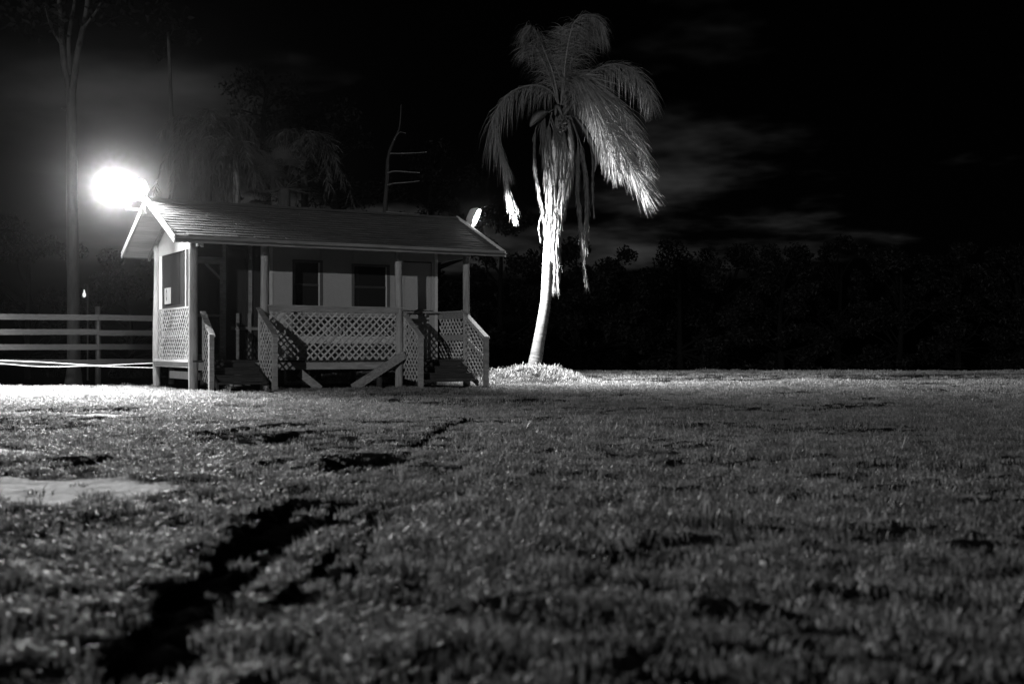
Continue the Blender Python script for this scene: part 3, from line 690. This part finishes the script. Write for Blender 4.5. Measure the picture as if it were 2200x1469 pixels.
palm = empty('palm_tree', PALM); tag(palm, 'tall leaning palm with drooping fronds and pale trunk on a grassy mound', 'palm tree')
D0 = PALM.y
def pp(x, y, dd=0.0): return at(x, y, D0+dd)-PALM
px = D0/F
palm_trunk([(pp(1144,810), 18*px), (pp(1148,790), 15.5*px), (pp(1155,750), 13.2*px), (pp(1164,700), 12.2*px), (pp(1173,640), 11.5*px), (pp(1177,560), 11.2*px), (pp(1183,480), 11*px),
            (pp(1190,400), 11.5*px), (pp(1196,330), 13*px), (pp(1201,280), 12.5*px), (pp(1204,235), 8*px)]).build('trunk', M['trunk'], palm, True)
def Z5(x, y, dd=0.0): return pp(1000+.3268*x, .3268*y, dd)        # coordinates read off an enlargement of the crown
def Z6(x, y, dd=0.0): return pp(1000+.3268*x, 380+.3268*y, dd)
def frond(pts, leaf, nleaf, droop, wd=.006, m='frond', r0=.022, **kw): return frond_mesh(pts, r0, leaf*1.15, int(nleaf*1.25), droop, wd*.85, **kw).build('frond', M[m], palm)
frond([Z5(612,690), Z5(560,600,-.2), Z5(450,560,-.45), Z5(300,605,-.75), Z5(205,730,-.9), Z5(185,850,-.95), Z5(225,990,-.9), Z5(270,1100,-.85)], .85, 110, 1.0, spread=.6)
frond([Z5(270,1090,-.85), Z5(275,1220,-.83), Z5(310,1330,-.8), Z5(335,1430,-.8)], .36, 60, .9, spread=.3, bare=0, m='deadfrond', r0=.012)
frond([Z5(612,690), Z5(585,520,.3), Z5(545,400,.5), Z5(500,290,.7), Z5(455,200,.8), Z5(420,170,.85), Z5(390,210,.9)], .75, 110, .8, spread=.8)
frond([Z5(600,650), Z5(545,480,.6), Z5(470,330,1.0), Z5(430,300,1.2), Z5(395,340,1.3)], .6, 80, .5)
frond([Z5(640,660), Z5(655,430,.3), Z5(680,270,.5), Z5(715,150,.7), Z5(790,95,.9), Z5(870,130,1.0), Z5(915,240,1.0)], .85, 130, .8, spread=.9)
frond([Z5(650,640), Z5(690,420,.8), Z5(740,230,1.3), Z5(800,170,1.6), Z5(850,220,1.8)], .75, 100, .5)
frond([Z5(630,650), Z5(640,450,1.0), Z5(630,280,1.5), Z5(640,180,1.8)], .6, 70, .4)
frond([Z5(628,690), Z5(650,570,-.25), Z5(720,505,-.5), Z5(800,560,-.7), Z5(880,700,-.85), Z5(960,850,-.95), Z5(1050,1030,-1.0), Z5(1140,1190,-1.0), Z5(1180,1260,-1.0)], .95, 190, .42, wd=.008, spread=.75, wind=Vector((.55, 0, 0)), rows=3)
frond([Z5(660,640), Z5(760,570,-.1), Z5(880,590,-.2), Z5(990,680,-.3), Z5(1080,820,-.35), Z5(1150,980,-.4), Z5(1190,1100,-.4)], .8, 130, .5, wd=.008, spread=.75, wind=Vector((.35, 0, 0)))
frond([Z5(660,650), Z5(790,500,.6), Z5(950,425,1.1), Z5(1090,450,1.4), Z5(1180,560,1.6), Z5(1220,690,1.7)], .8, 120, .65)
frond([Z5(660,700), Z5(790,690,.5), Z5(870,850,.8), Z5(930,1020,.9), Z5(990,1180,1.0)], .5, 90, .7, m='frond')
frond([Z5(680,690), Z5(850,700,.9), Z5(980,900,1.2), Z5(1080,1130,1.3), Z5(1180,1300,1.3)], .5, 90, .7, m='frond')
frond([Z5(640,690), Z5(700,590,-.6), Z5(790,620,-.9), Z5(870,780,-1.1), Z5(930,960,-1.2), Z5(1000,1120,-1.2)], .75, 110, .6, wd=.008, spread=.7, wind=Vector((.4, 0, 0)))
frond([Z5(640,690), Z5(720,640,-.4), Z5(790,640,-.6), Z5(850,760,-.7)], .5, 60, .7)
# dry fronds hanging against the trunk
def hang(pts, leaf, nleaf, r0=.016, spread=.22, rows=2, wd=.0065): 
    return frond_mesh(pts, r0, leaf, int(nleaf*1.7), .95, wd, bare=.18, spread=spread, rows=rows, taper=False).build('dry_frond', M['deadfrond'], palm)
hang([Z5(580,720,-.1), Z5(520,770,-.3), Z5(515,900,-.38), Z5(530,1100,-.36), Z5(545,1300,-.34), Z6(540,250,-.30)], .5, 90)
hang([Z5(540,740,-.1), Z5(465,840,-.35), Z5(452,1000,-.42), Z5(465,1150,-.4), Z5(500,1320,-.36), Z6(515,220,-.3), Z6(520,330,-.28)], .3, 80, spread=.15)
hang([Z5(650,760,-.2), Z5(690,850,-.35), Z5(695,1050,-.42), Z5(650,1280,-.42), Z5(610,1420,-.42), Z6(590,420,-.4), Z6(600,560,-.38), Z6(595,660,-.36)], .45, 150, spread=.3, rows=3)
hang([Z5(560,800,-.3), Z5(620,980,-.35), Z5(660,1100,-.38), Z6(640,60,-.4), Z6(605,300,-.38), Z6(610,520,-.36)], .4, 110, spread=.35, rows=3)
hang([Z5(680,760,-.05), Z5(735,900,-.2), Z5(740,1080,-.28), Z5(735,1250,-.28), Z6(750,200,-.26), Z6(765,400,-.25), Z6(780,560,-.24), Z6(797,680,-.22)], .3, 120, spread=.25, rows=3)
hang([Z5(690,760,0), Z5(760,960,-.1), Z5(790,1150,-.12), Z5(800,1350,-.1), Z6(795,300,-.1), Z6(790,420,-.1)], .35, 90, spread=.3)
hang([Z5(700,760,.1), Z5(800,850,.1), Z5(835,1000,.1), Z5(835,1200,.1), Z5(845,1390,.1)], .22, 50, spread=.2)
hang([Z5(560,760,-.2), Z5(600,880,-.32), Z5(640,980,-.34), Z5(640,1080,-.34)], .5, 60, spread=.5)
hang([Z5(570,740,-.2), Z5(545,860,-.36), Z5(560,1050,-.40), Z5(580,1250,-.40), Z6(575,180,-.38)], .45, 90, spread=.35, rows=3)
hang([Z5(620,760,-.2), Z5(650,900,-.38), Z5(640,1100,-.42), Z5(625,1300,-.42), Z6(620,200,-.4)], .4, 90, spread=.35, rows=3)
hang([Z6(500,250,-.3), Z6(482,320,-.3), Z6(492,410,-.3)], .1, 12, r0=.012)
# spathes: long boat-shaped bracts
def spathe(pts, wmax, name='spathe'):
    c_ = catmull(pts, 8); mb = MB(); m_ = len(c_); rings = []
    for i, p in enumerate(c_):
        u_ = i/(m_-1); ww = wmax*math.sin(math.pi*min(1, .08+.92*u_))**.8+.004; tg = (c_[min(i+1, m_-1)]-c_[max(i-1, 0)]).normalized()
        a = tg.cross(Vector((0, 1, 0))).normalized(); bq = Vector((0, -1, 0))
        mb.v += [tuple(p-a*ww), tuple(p+bq*ww*.6), tuple(p+a*ww), tuple(p+bq*ww*.2)]
    for i in range(m_-1):
        for j in range(4): mb.f.append((i*4+j, i*4+(j+1) % 4, i*4+4+(j+1) % 4, i*4+4+j))
    mb.build(name, M['deadfrond'], palm, True)
spathe([Z5(540,735,-.3), Z5(490,755,-.45), Z5(450,790,-.5), Z5(425,835,-.52)], .10)
spathe([Z5(680,790,-.3), Z5(692,900,-.42), Z5(700,1000,-.45), Z5(688,1145,-.45)], .075)
spathe([Z5(720,770,-.2), Z5(780,850,-.3), Z5(835,960,-.34), Z5(860,1040,-.35), Z5(848,1135,-.35)], .07)
spathe([Z5(640,770,-.25), Z5(690,690,-.3), Z5(740,650,-.4)], .05)
spathe([Z5(590,760,-.25), Z5(605,700,-.3), Z5(640,770,-.38)], .06)
frt = MB()                                            # fruit stalk knot in the heart of the crown
for k in range(60):
    c_ = Z5(random.uniform(600,690), random.uniform(760,870), random.uniform(-.45,-.25)); r_ = random.uniform(.018,.035)
    frt.add([c_+Vector(v)*r_ for v in ((1,0,0),(-1,0,0),(0,1,0),(0,-1,0),(0,0,1),(0,0,-1))], [(0,2,4),(2,1,4),(1,3,4),(3,0,4),(2,0,5),(1,2,5),(3,1,5),(0,3,5)])
tag(frt.build('fruit_cluster', M['deadfrond'], palm), kind='stuff')

# ------------------------------------------------------------------ background palms and trees
def bg_palm(x, ytop, D, label, nf, ln, leaf, trunk_r, m_tr, skirt=0):
    g0 = Vector((((x-CX)/F)*D, D, 0)); g0.z = gz(g0.x, g0.y); zt = at(x, ytop, D).z; o = empty('palm_tree', g0); tag(o, label, 'palm tree', 'palms behind the cabin')
    h = zt-g0.z
    palm_trunk([(Vector((0, 0, -.2)), trunk_r*1.3), (Vector((.03, 0, h*.3)), trunk_r), (Vector((.0, 0, h*.7)), trunk_r*.92), (Vector((-.03, 0, h)), trunk_r*.7)]).build('trunk', m_tr, o, True)
    top = Vector((-.03, 0, h))
    for i in range(nf):
        a = i*2.399+random.uniform(-.2, .2); el = random.uniform(-.1, 1.1); dr = Vector((math.cos(a), math.sin(a), 0))
        l_ = ln*random.uniform(.8, 1.15); ps = [top]
        for k in range(1, 6):
            u_ = k/5; ps.append(top+dr*(l_*u_*(.9-.25*u_))+Vector((0, 0, l_*(math.sin(el)*u_-.95*u_*u_))))
        frond_mesh(ps, .02, leaf, 46, .5, .011, rows=1).build('frond', M['bgfrond'], o)
    for i in range(skirt):
        a = i*2.399; dr = Vector((math.cos(a), math.sin(a), 0)); r_ = random.uniform(.3, .75); l_ = random.uniform(1.6, 3.0)
        ps = [top, top+dr*r_*.8+Vector((0, 0, -.1)), top+dr*r_+Vector((0, 0, -l_*.5)), top+dr*r_*.9+Vector((0, 0, -l_))]
        frond_mesh(ps, .018, .4, 36, .95, .012, rows=1, spread=.25, taper=False).build('dry_frond', M['bgfrond'], o)
    return o
M['bgtrunk'] = mat('distant_palm_trunk', .10, .3, 4, (1, 1, 4), .85, .4)
bg_palm(510, 330, 34, 'slim palm with a pale banded trunk rising behind the roof', 15, 2.1, .6, .11, M['bgtrunk'], 4)
bg_palm(445, 275, 35, 'shaggy palm with a skirt of hanging dead fronds behind the roof', 16, 2.0, .6, .16, M['bark'], 12)
bg_palm(655, 300, 38, 'dim feathery palm between the fan palm and the tall pines', 14, 2.3, .6, .13, M['bark'], 3)

def fan_palm(x, ytop, D, label):
    g0 = Vector((((x-CX)/F)*D, D, 0)); g0.z = gz(g0.x, g0.y); h = at(x, ytop, D).z-g0.z; o = empty('fan_palm', g0); tag(o, label, 'palm tree', 'palms behind the cabin')
    palm_trunk([(Vector((0, 0, -.2)), .2), (Vector((.02, 0, h*.5)), .16), (Vector((0, 0, h)), .14)]).build('trunk', M['bark'], o, True)
    for i in range(26):
        a = i*2.399; el = random.uniform(-.5, 1.2); d = Vector((math.cos(a)*math.cos(el), math.sin(a)*math.cos(el), math.sin(el)))
        st = Vector((0, 0, h)); hub = st+d*random.uniform(.6, .95); mb = MB().tube([st, hub], .012, 5)
        sx = d.cross(Vector((0, 0, 1))).normalized(); up = sx.cross(d)
        for k in range(22):
            th = (k/21-.5)*3.6; q = (d*math.cos(th)+sx*math.sin(th)+up*.15*math.cos(th)).normalized(); l_ = .62*random.uniform(.85, 1.1)*(1-.12*abs(th))
            wv = q.cross(up).normalized()*.014; mid = hub+q*l_*.55; tip = hub+q*l_+Vector((0, 0, -.10))
            mb.add([hub-wv*.4, hub+wv*.4, mid+wv, mid-wv, tip], [(0, 1, 2, 3), (3, 2, 4)])
        mb.build('fan_leaf', M['bgfrond'], o)
fan_palm(612, 405, 32, 'spiky fan palm showing just above the middle of the roof')

def limb(mb, p0, p1, r0, r1, bend=.15, n=6, seg=8):
    p0, p1 = Vector(p0), Vector(p1); k = (p1-p0).length*bend
    mid = p0.lerp(p1, .5)+Vector((random.uniform(-k, k), random.uniform(-k, k), random.uniform(-k, k)*.3))
    mb.tube(catmull([p0, mid, p1], n), list(np.linspace(r0, r1, 2*n+1)), seg, jit=.05)
def leaves(blobs, nper, size, seed):
    """leaf-sized faces spread through clump volumes"""
    rg = np.random.default_rng(seed); vs = []; 
    for (c_, rad) in blobs:
        m_ = int(nper*rad*rad); d = rg.normal(size=(m_, 3)); d /= np.linalg.norm(d, axis=1)[:, None]; r = rad*rg.random(m_)**.45
        p = np.array(c_)+d*r[:, None]*np.array([1, 1, .75])
        a = rg.normal(size=(m_, 3)); a /= np.linalg.norm(a, axis=1)[:, None]; b = np.cross(a, rg.normal(size=(m_, 3))); b /= np.linalg.norm(b, axis=1)[:, None]
        s_ = size*rg.uniform(.6, 1.3, m_)[:, None]
        vs.append(np.stack([p-a*s_, p+b*s_*.45, p+a*s_, p-b*s_*.45], 1).reshape(-1, 3))
    v = np.concatenate(vs); return fast_mesh('crown', v, np.arange(len(v)), 4)
def tree(name, x, D, h, label, blobs_n, spread, size=.085, trunk_r=.15, dens=900, low=.02, group='dark trees beyond the lawn', seed=1, m='leafdark'):
    g0 = Vector((((x-CX)/F)*D, D, 0)); g0.z = gz(g0.x, g0.y)-.1; o = empty(name, g0); tag(o, label, 'tree', group); random.seed(seed)
    tb = MB(); tb.tube(catmull([(0, 0, 0), (random.uniform(-.15, .15), 0, h*.35), (random.uniform(-.3, .3), 0, h*.75)], 6), list(np.linspace(trunk_r, trunk_r*.4, 13)), 8, jit=.05); bl = []
    for i in range(blobs_n):
        a = random.uniform(0, 6.283); zf = random.uniform(low, 1.0); rr = spread*math.sqrt(random.random())*(1.15-.75*max(0, zf-.55)/.45)
        c_ = (rr*math.cos(a), rr*math.sin(a)*.8, h*zf-.25); rad = random.uniform(.28, .5)*spread*.55; bl.append((c_, rad))
        if i % 2 == 0: limb(tb, (0, 0, h*max(.15, zf-.3)), c_, trunk_r*.35, .015, .12)
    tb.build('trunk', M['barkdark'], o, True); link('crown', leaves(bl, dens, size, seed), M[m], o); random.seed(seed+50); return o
tspec = [(1075, 47, 6.3), (1160, 50, 5.4), (1245, 48, 5.3), (1330, 49, 5.0), (1400, 53, 4.6), (1462, 48, 5.1), (1560, 52, 5.6), (1680, 50, 5.2), (1800, 54, 6.0), (1930, 51, 5.4), (2060, 53, 5.9), (2190, 50, 5.3)]
tl = ['directly behind the right stair of the cabin', 'behind the foot of the palm trunk', 'just right of the palm trunk', 'below the hanging right-hand palm frond', 'in the dip of the skyline right of the palm',
      'rising past the dip in the skyline right of the palm', 'left of centre in the black line right of the palm', 'in the middle of the black tree line at right', 'tallest in the black tree line at right',
      'right of the tallest in the black tree line', 'second from the right edge of the tree line', 'at the right edge of the photo']
for i, ((x, D, h), tx) in enumerate(zip(tspec, tl)):
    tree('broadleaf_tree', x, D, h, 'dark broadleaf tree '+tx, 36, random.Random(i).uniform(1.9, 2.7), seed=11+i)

def at0(x, y, D, o): return at(x, y, D)-o
# big forked tree at the left
D = 36.0; o0 = at(158, 812, D); o0.z = -.3
tr = empty('forked_tree', o0); tag(tr, 'tall pale forked tree trunk behind the fence at far left', 'tree', 'trees behind the fence')
mb = MB(); pxm = D/F; L_ = lambda x, y, dd=0: at0(x, y, D+dd, o0)
mb.tube(catmull([(0, 0, 0), L_(158,680), L_(155,450), L_(154,300), L_(153,190)], 8), list(np.interp(np.linspace(0, 1, 33), [0, .1, .6, 1], [20*pxm, 14*pxm, 11.5*pxm, 10*pxm])), 12, jit=.05)
mb.build('trunk', M['bark'], tr, True)
mb = MB()
for pts, r0, r1 in (([(152,215),(136,120),(130,40),(120,-90)], 8, 4), ([(155,205),(168,110),(184,30),(205,-110)], 8, 4), ([(150,160),(148,80),(160,0),(158,-80)], 5, 2.5), ([(134,100),(110,60),(95,10)], 3, 1.5), ([(150,240),(133,232)], 4, 2), ([(180,60),(215,10),(230,-50)], 3, 1.5)):
    c_ = catmull([L_(x, y, random.uniform(-.6, .6) if i else 0) for i, (x, y) in enumerate(pts)], 6); mb.tube(c_, list(np.linspace(r0*pxm, r1*pxm, len(c_))), 8, jit=.05)
mb.build('limbs', M['bark'], tr, True)
link('crown', leaves([(L_(x, y, random.uniform(-1.5, 1.5)), random.uniform(.7, 1.3)) for x, y in ((60,-60),(120,-120),(200,-130),(260,-60),(300,-110),(30,-140),(160,-180),(80,20),(240,20))], 150, .12, 77), M['leafdark'], tr)
# slender tree
D = 38.0; o0 = at(368, 812, D); o0.z = -.3; L_ = lambda x, y, dd=0: at0(x, y, D+dd, o0); pxm = D/F
tr = empty('slender_tree', o0); tag(tr, 'thin straight tree trunk rising behind the left end of the roof', 'tree', 'trees behind the fence')
mb = MB(); mb.tube(catmull([(0, 0, 0), L_(370,500), L_(369,300), L_(365,160), L_(361,70)], 8), list(np.linspace(6.5*pxm, 3*pxm, 33)), 8, jit=.06); mb.build('trunk', M['bark'], tr, True)
link('crown', leaves([(L_(x, y, random.uniform(-1, 1)), random.uniform(.5, .9)) for x, y in ((340,60),(385,40),(360,-10),(330,0),(410,80),(380,-60),(340,110))], 130, .11, 78), M['leafdark'], tr)
# dead tree with bare branches right of it
D = 33.0; o0 = at(826, 812, D); o0.z = -.3; L_ = lambda x, y, dd=0: at0(x, y, D+dd, o0); pxm = D/F
M['deadbark_dim'] = mat('dead_bark_dim', .014, .4, 6, (2, 2, .5), .9, .5)  # trunk colour darkened so it looks unlit beside its branches
tr = empty('dead_tree', o0); tag(tr, 'bare dead tree with thin level branches behind the right half of the roof', 'tree', 'trees behind the cabin')
mb = MB(); mb.tube(catmull([(0, 0, 0), L_(825,600), L_(827,460), L_(832,390), L_(834,340), L_(845,305), L_(858,275), L_(862,225)], 6), list(np.linspace(7*pxm, 1.2*pxm, 43)), 8, jit=.08); mb.build('trunk', M['deadbark_dim'], tr, True)
M['barebranch_lit'] = mat('bare_branch_lit', .09, .2, 6, rough=.7, bump=.2)  # paler than the trunk: lamplight on the branches put into their colour
for pts, r in (([(832,372),(850,368),(880,370),(901,371)], 1.6), ([(832,398),(848,394),(875,392),(901,389)], 1.5), ([(838,330),(858,330),(890,329),(917,327)], 1.3), ([(828,455),(856,457),(884,461)], 1.4), ([(846,302),(858,285),(872,287)], 1.0)):
    MB().tube(catmull([L_(x, y, (.0 if i == 0 else -.5*i)) for i, (x, y) in enumerate(pts)], 5), list(np.linspace(r*pxm*1.2, r*pxm*.6, 5*(len(pts)-1)+1)), 6, jit=.1).build('branch', M['barebranch_lit'], tr, True)
# tall pines whose crowns show against the sky
def pine(x, D, h, seed, label):
    g0 = Vector((((x-CX)/F)*D, D, -.1)); o = empty('pine_tree', g0); tag(o, label, 'tree', 'tall pines behind the cabin'); random.seed(seed)
    tb = MB(); tb.tube(catmull([(0, 0, 0), (.2, 0, h*.4), (-.1, 0, h*.8), (.1, 0, h)], 6), list(np.linspace(.24, .05, 19)), 8, jit=.04); bl = []
    for i in range(22):
        zf = random.uniform(.45, 1.0); a = random.uniform(0, 6.283); rr = random.uniform(.6, 3.4)*(1.15-.7*zf); c_ = Vector((rr*math.cos(a), rr*math.sin(a)*.7, h*zf+.35*rr))
        limb(tb, (0, 0, h*zf), c_, .06, .02, .1); bl.append((tuple(c_), random.uniform(.45, .9)))
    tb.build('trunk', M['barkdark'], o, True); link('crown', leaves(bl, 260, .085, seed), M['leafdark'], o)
pine(570, 46, 11.0, 201, 'dim pine behind the roof, left of the two beside the fan palm'); pine(720, 48, 10.5, 202, 'dim pine behind the roof, right of the feathery palm')
pine(930, 52, 9.0, 204, 'dim pine between the dead tree and the big palm')
tree('broadleaf_tree', 60, 44, 6.0, 'dark broadleaf tree behind the fence at the left edge', 26, 2.4, seed=61, group='trees behind the fence')
tree('broadleaf_tree', 275, 47, 5.0, 'dark broadleaf tree behind the fence under the left lamp', 26, 2.4, seed=62, group='trees behind the fence')
tree('broadleaf_tree', 940, 46, 5.6, 'dark broadleaf tree behind the right end of the roof', 22, 2.2, seed=63, group='trees behind the cabin')

# ------------------------------------------------------------------ small things
def leafy(loc, n_, h, wd, label, seed, up=.7):
    random.seed(seed); o = empty('weed', loc); tag(o, label, 'plant', 'weeds at the cabin foot'); mb = MB()
    for i in range(n_):
        a = random.uniform(0, 6.283); d = Vector((math.cos(a), math.sin(a), 0)); l_ = h*random.uniform(.6, 1.1); u0 = random.uniform(.4, 1.0)*up
        p1 = d*l_*.5*(1-u0)+Vector((0, 0, l_*.6)); p2 = d*l_*(1.1-u0)+Vector((0, 0, l_*u0)); sw = Vector((-d.y, d.x, 0))*wd
        mb.add([-sw*.4, sw*.4, p1+sw, p1-sw, p2], [(0, 1, 2, 3), (3, 2, 4)])
    mb.build('leaves', M['weed'], o)
def on(s, t_): p = cab(s, t_, 0); p.z = gz(p.x, p.y); return p
leafy(on(.98, -.12), 60, .22, .012, 'small leafy weed at the foot of the left stair newel', 301)
leafy(on(6.55, -.25), 26, .26, .012, 'spiky weed at the foot of the rightmost stair newel', 302)
leafy(on(1.66, -.18), 40, .16, .010, 'low weed at the foot of the middle stair newel', 303)
for i, (x, y, lb) in enumerate(((578, 1259, 'tiny white stone in the rut, left of a pair'), (599, 1260, 'tiny white stone in the rut, right of a pair'), (748, 1448, 'tiny white stone at the bottom edge of the lawn'), (1640, 1238, 'tiny white stone in the grass at lower right'))):
    gx_, gy_ = gp(x, y); z_ = gz(gx_, gy_); q = []
    for a in range(6): q.append((.010*math.cos(a*1.047)*random.uniform(.8, 1.2), .010*math.sin(a*1.047), .0))
    mb = MB(); v = [(p[0], p[1], 0) for p in q]+[(p[0]*.8, p[1]*.8, .010) for p in q]+[(0, 0, .014), (0, 0, -.004)]
    mb.add(v, [(k, (k+1) % 6, 6+(k+1) % 6, 6+k) for k in range(6)]+[(6+k, 6+(k+1) % 6, 12) for k in range(6)]+[((k+1) % 6, k, 13) for k in range(6)])
    o = mb.build('pebble', M['stone'], None, True); o.location = (gx_, gy_, z_+.032); tag(o, lb, 'stone', 'pale stones in the grass')
# far yard lamp glimpsed behind the fence
p = at(181, 632, 42); base = Vector((p.x+.12, p.y, gz(p.x, p.y)-.1)); yl = empty('yard_lamp', base); tag(yl, 'tiny lit lamp on a pole far behind the fence', 'lamp')
rel = p-base
MB().tube([(0, 0, 0), (0, 0, rel.z+.35)], .03, 8).build('pole', M['bark'], yl, True)
MB().tube([(0, 0, rel.z+.32), (rel.x, 0, rel.z+.34), (rel.x, 0, rel.z+.16)], .015, 6).build('arm', M['bark'], yl, True)
MB().tube([Vector((rel.x, 0, rel.z+d)) for d in (-.11, -.07, 0, .06, .16)], [.02, .055, .06, .035, .015], 12).build('bulb', emis('yard_bulb', 1.0), yl, True)

# ------------------------------------------------------------------ humid night air
hz = MB().box(-150, 150, -20, 200, -1.6, 30).build('haze', None); tag(hz, 'thin humid night air', 'haze', kind='stuff')
hm = bpy.data.materials.new('humid_air'); hm.use_nodes = True; t = hm.node_tree; t.nodes.clear()
o = t.nodes.new('ShaderNodeOutputMaterial'); v = t.nodes.new('ShaderNodeVolumePrincipled'); v.inputs['Color'].default_value = (.9, .9, .9, 1)
v.inputs['Density'].default_value = .000092; v.inputs['Anisotropy'].default_value = .987; t.links.new(v.outputs[0], o.inputs['Volume'])
hm.cycles.homogeneous_volume = True; hz.data.materials.append(hm)
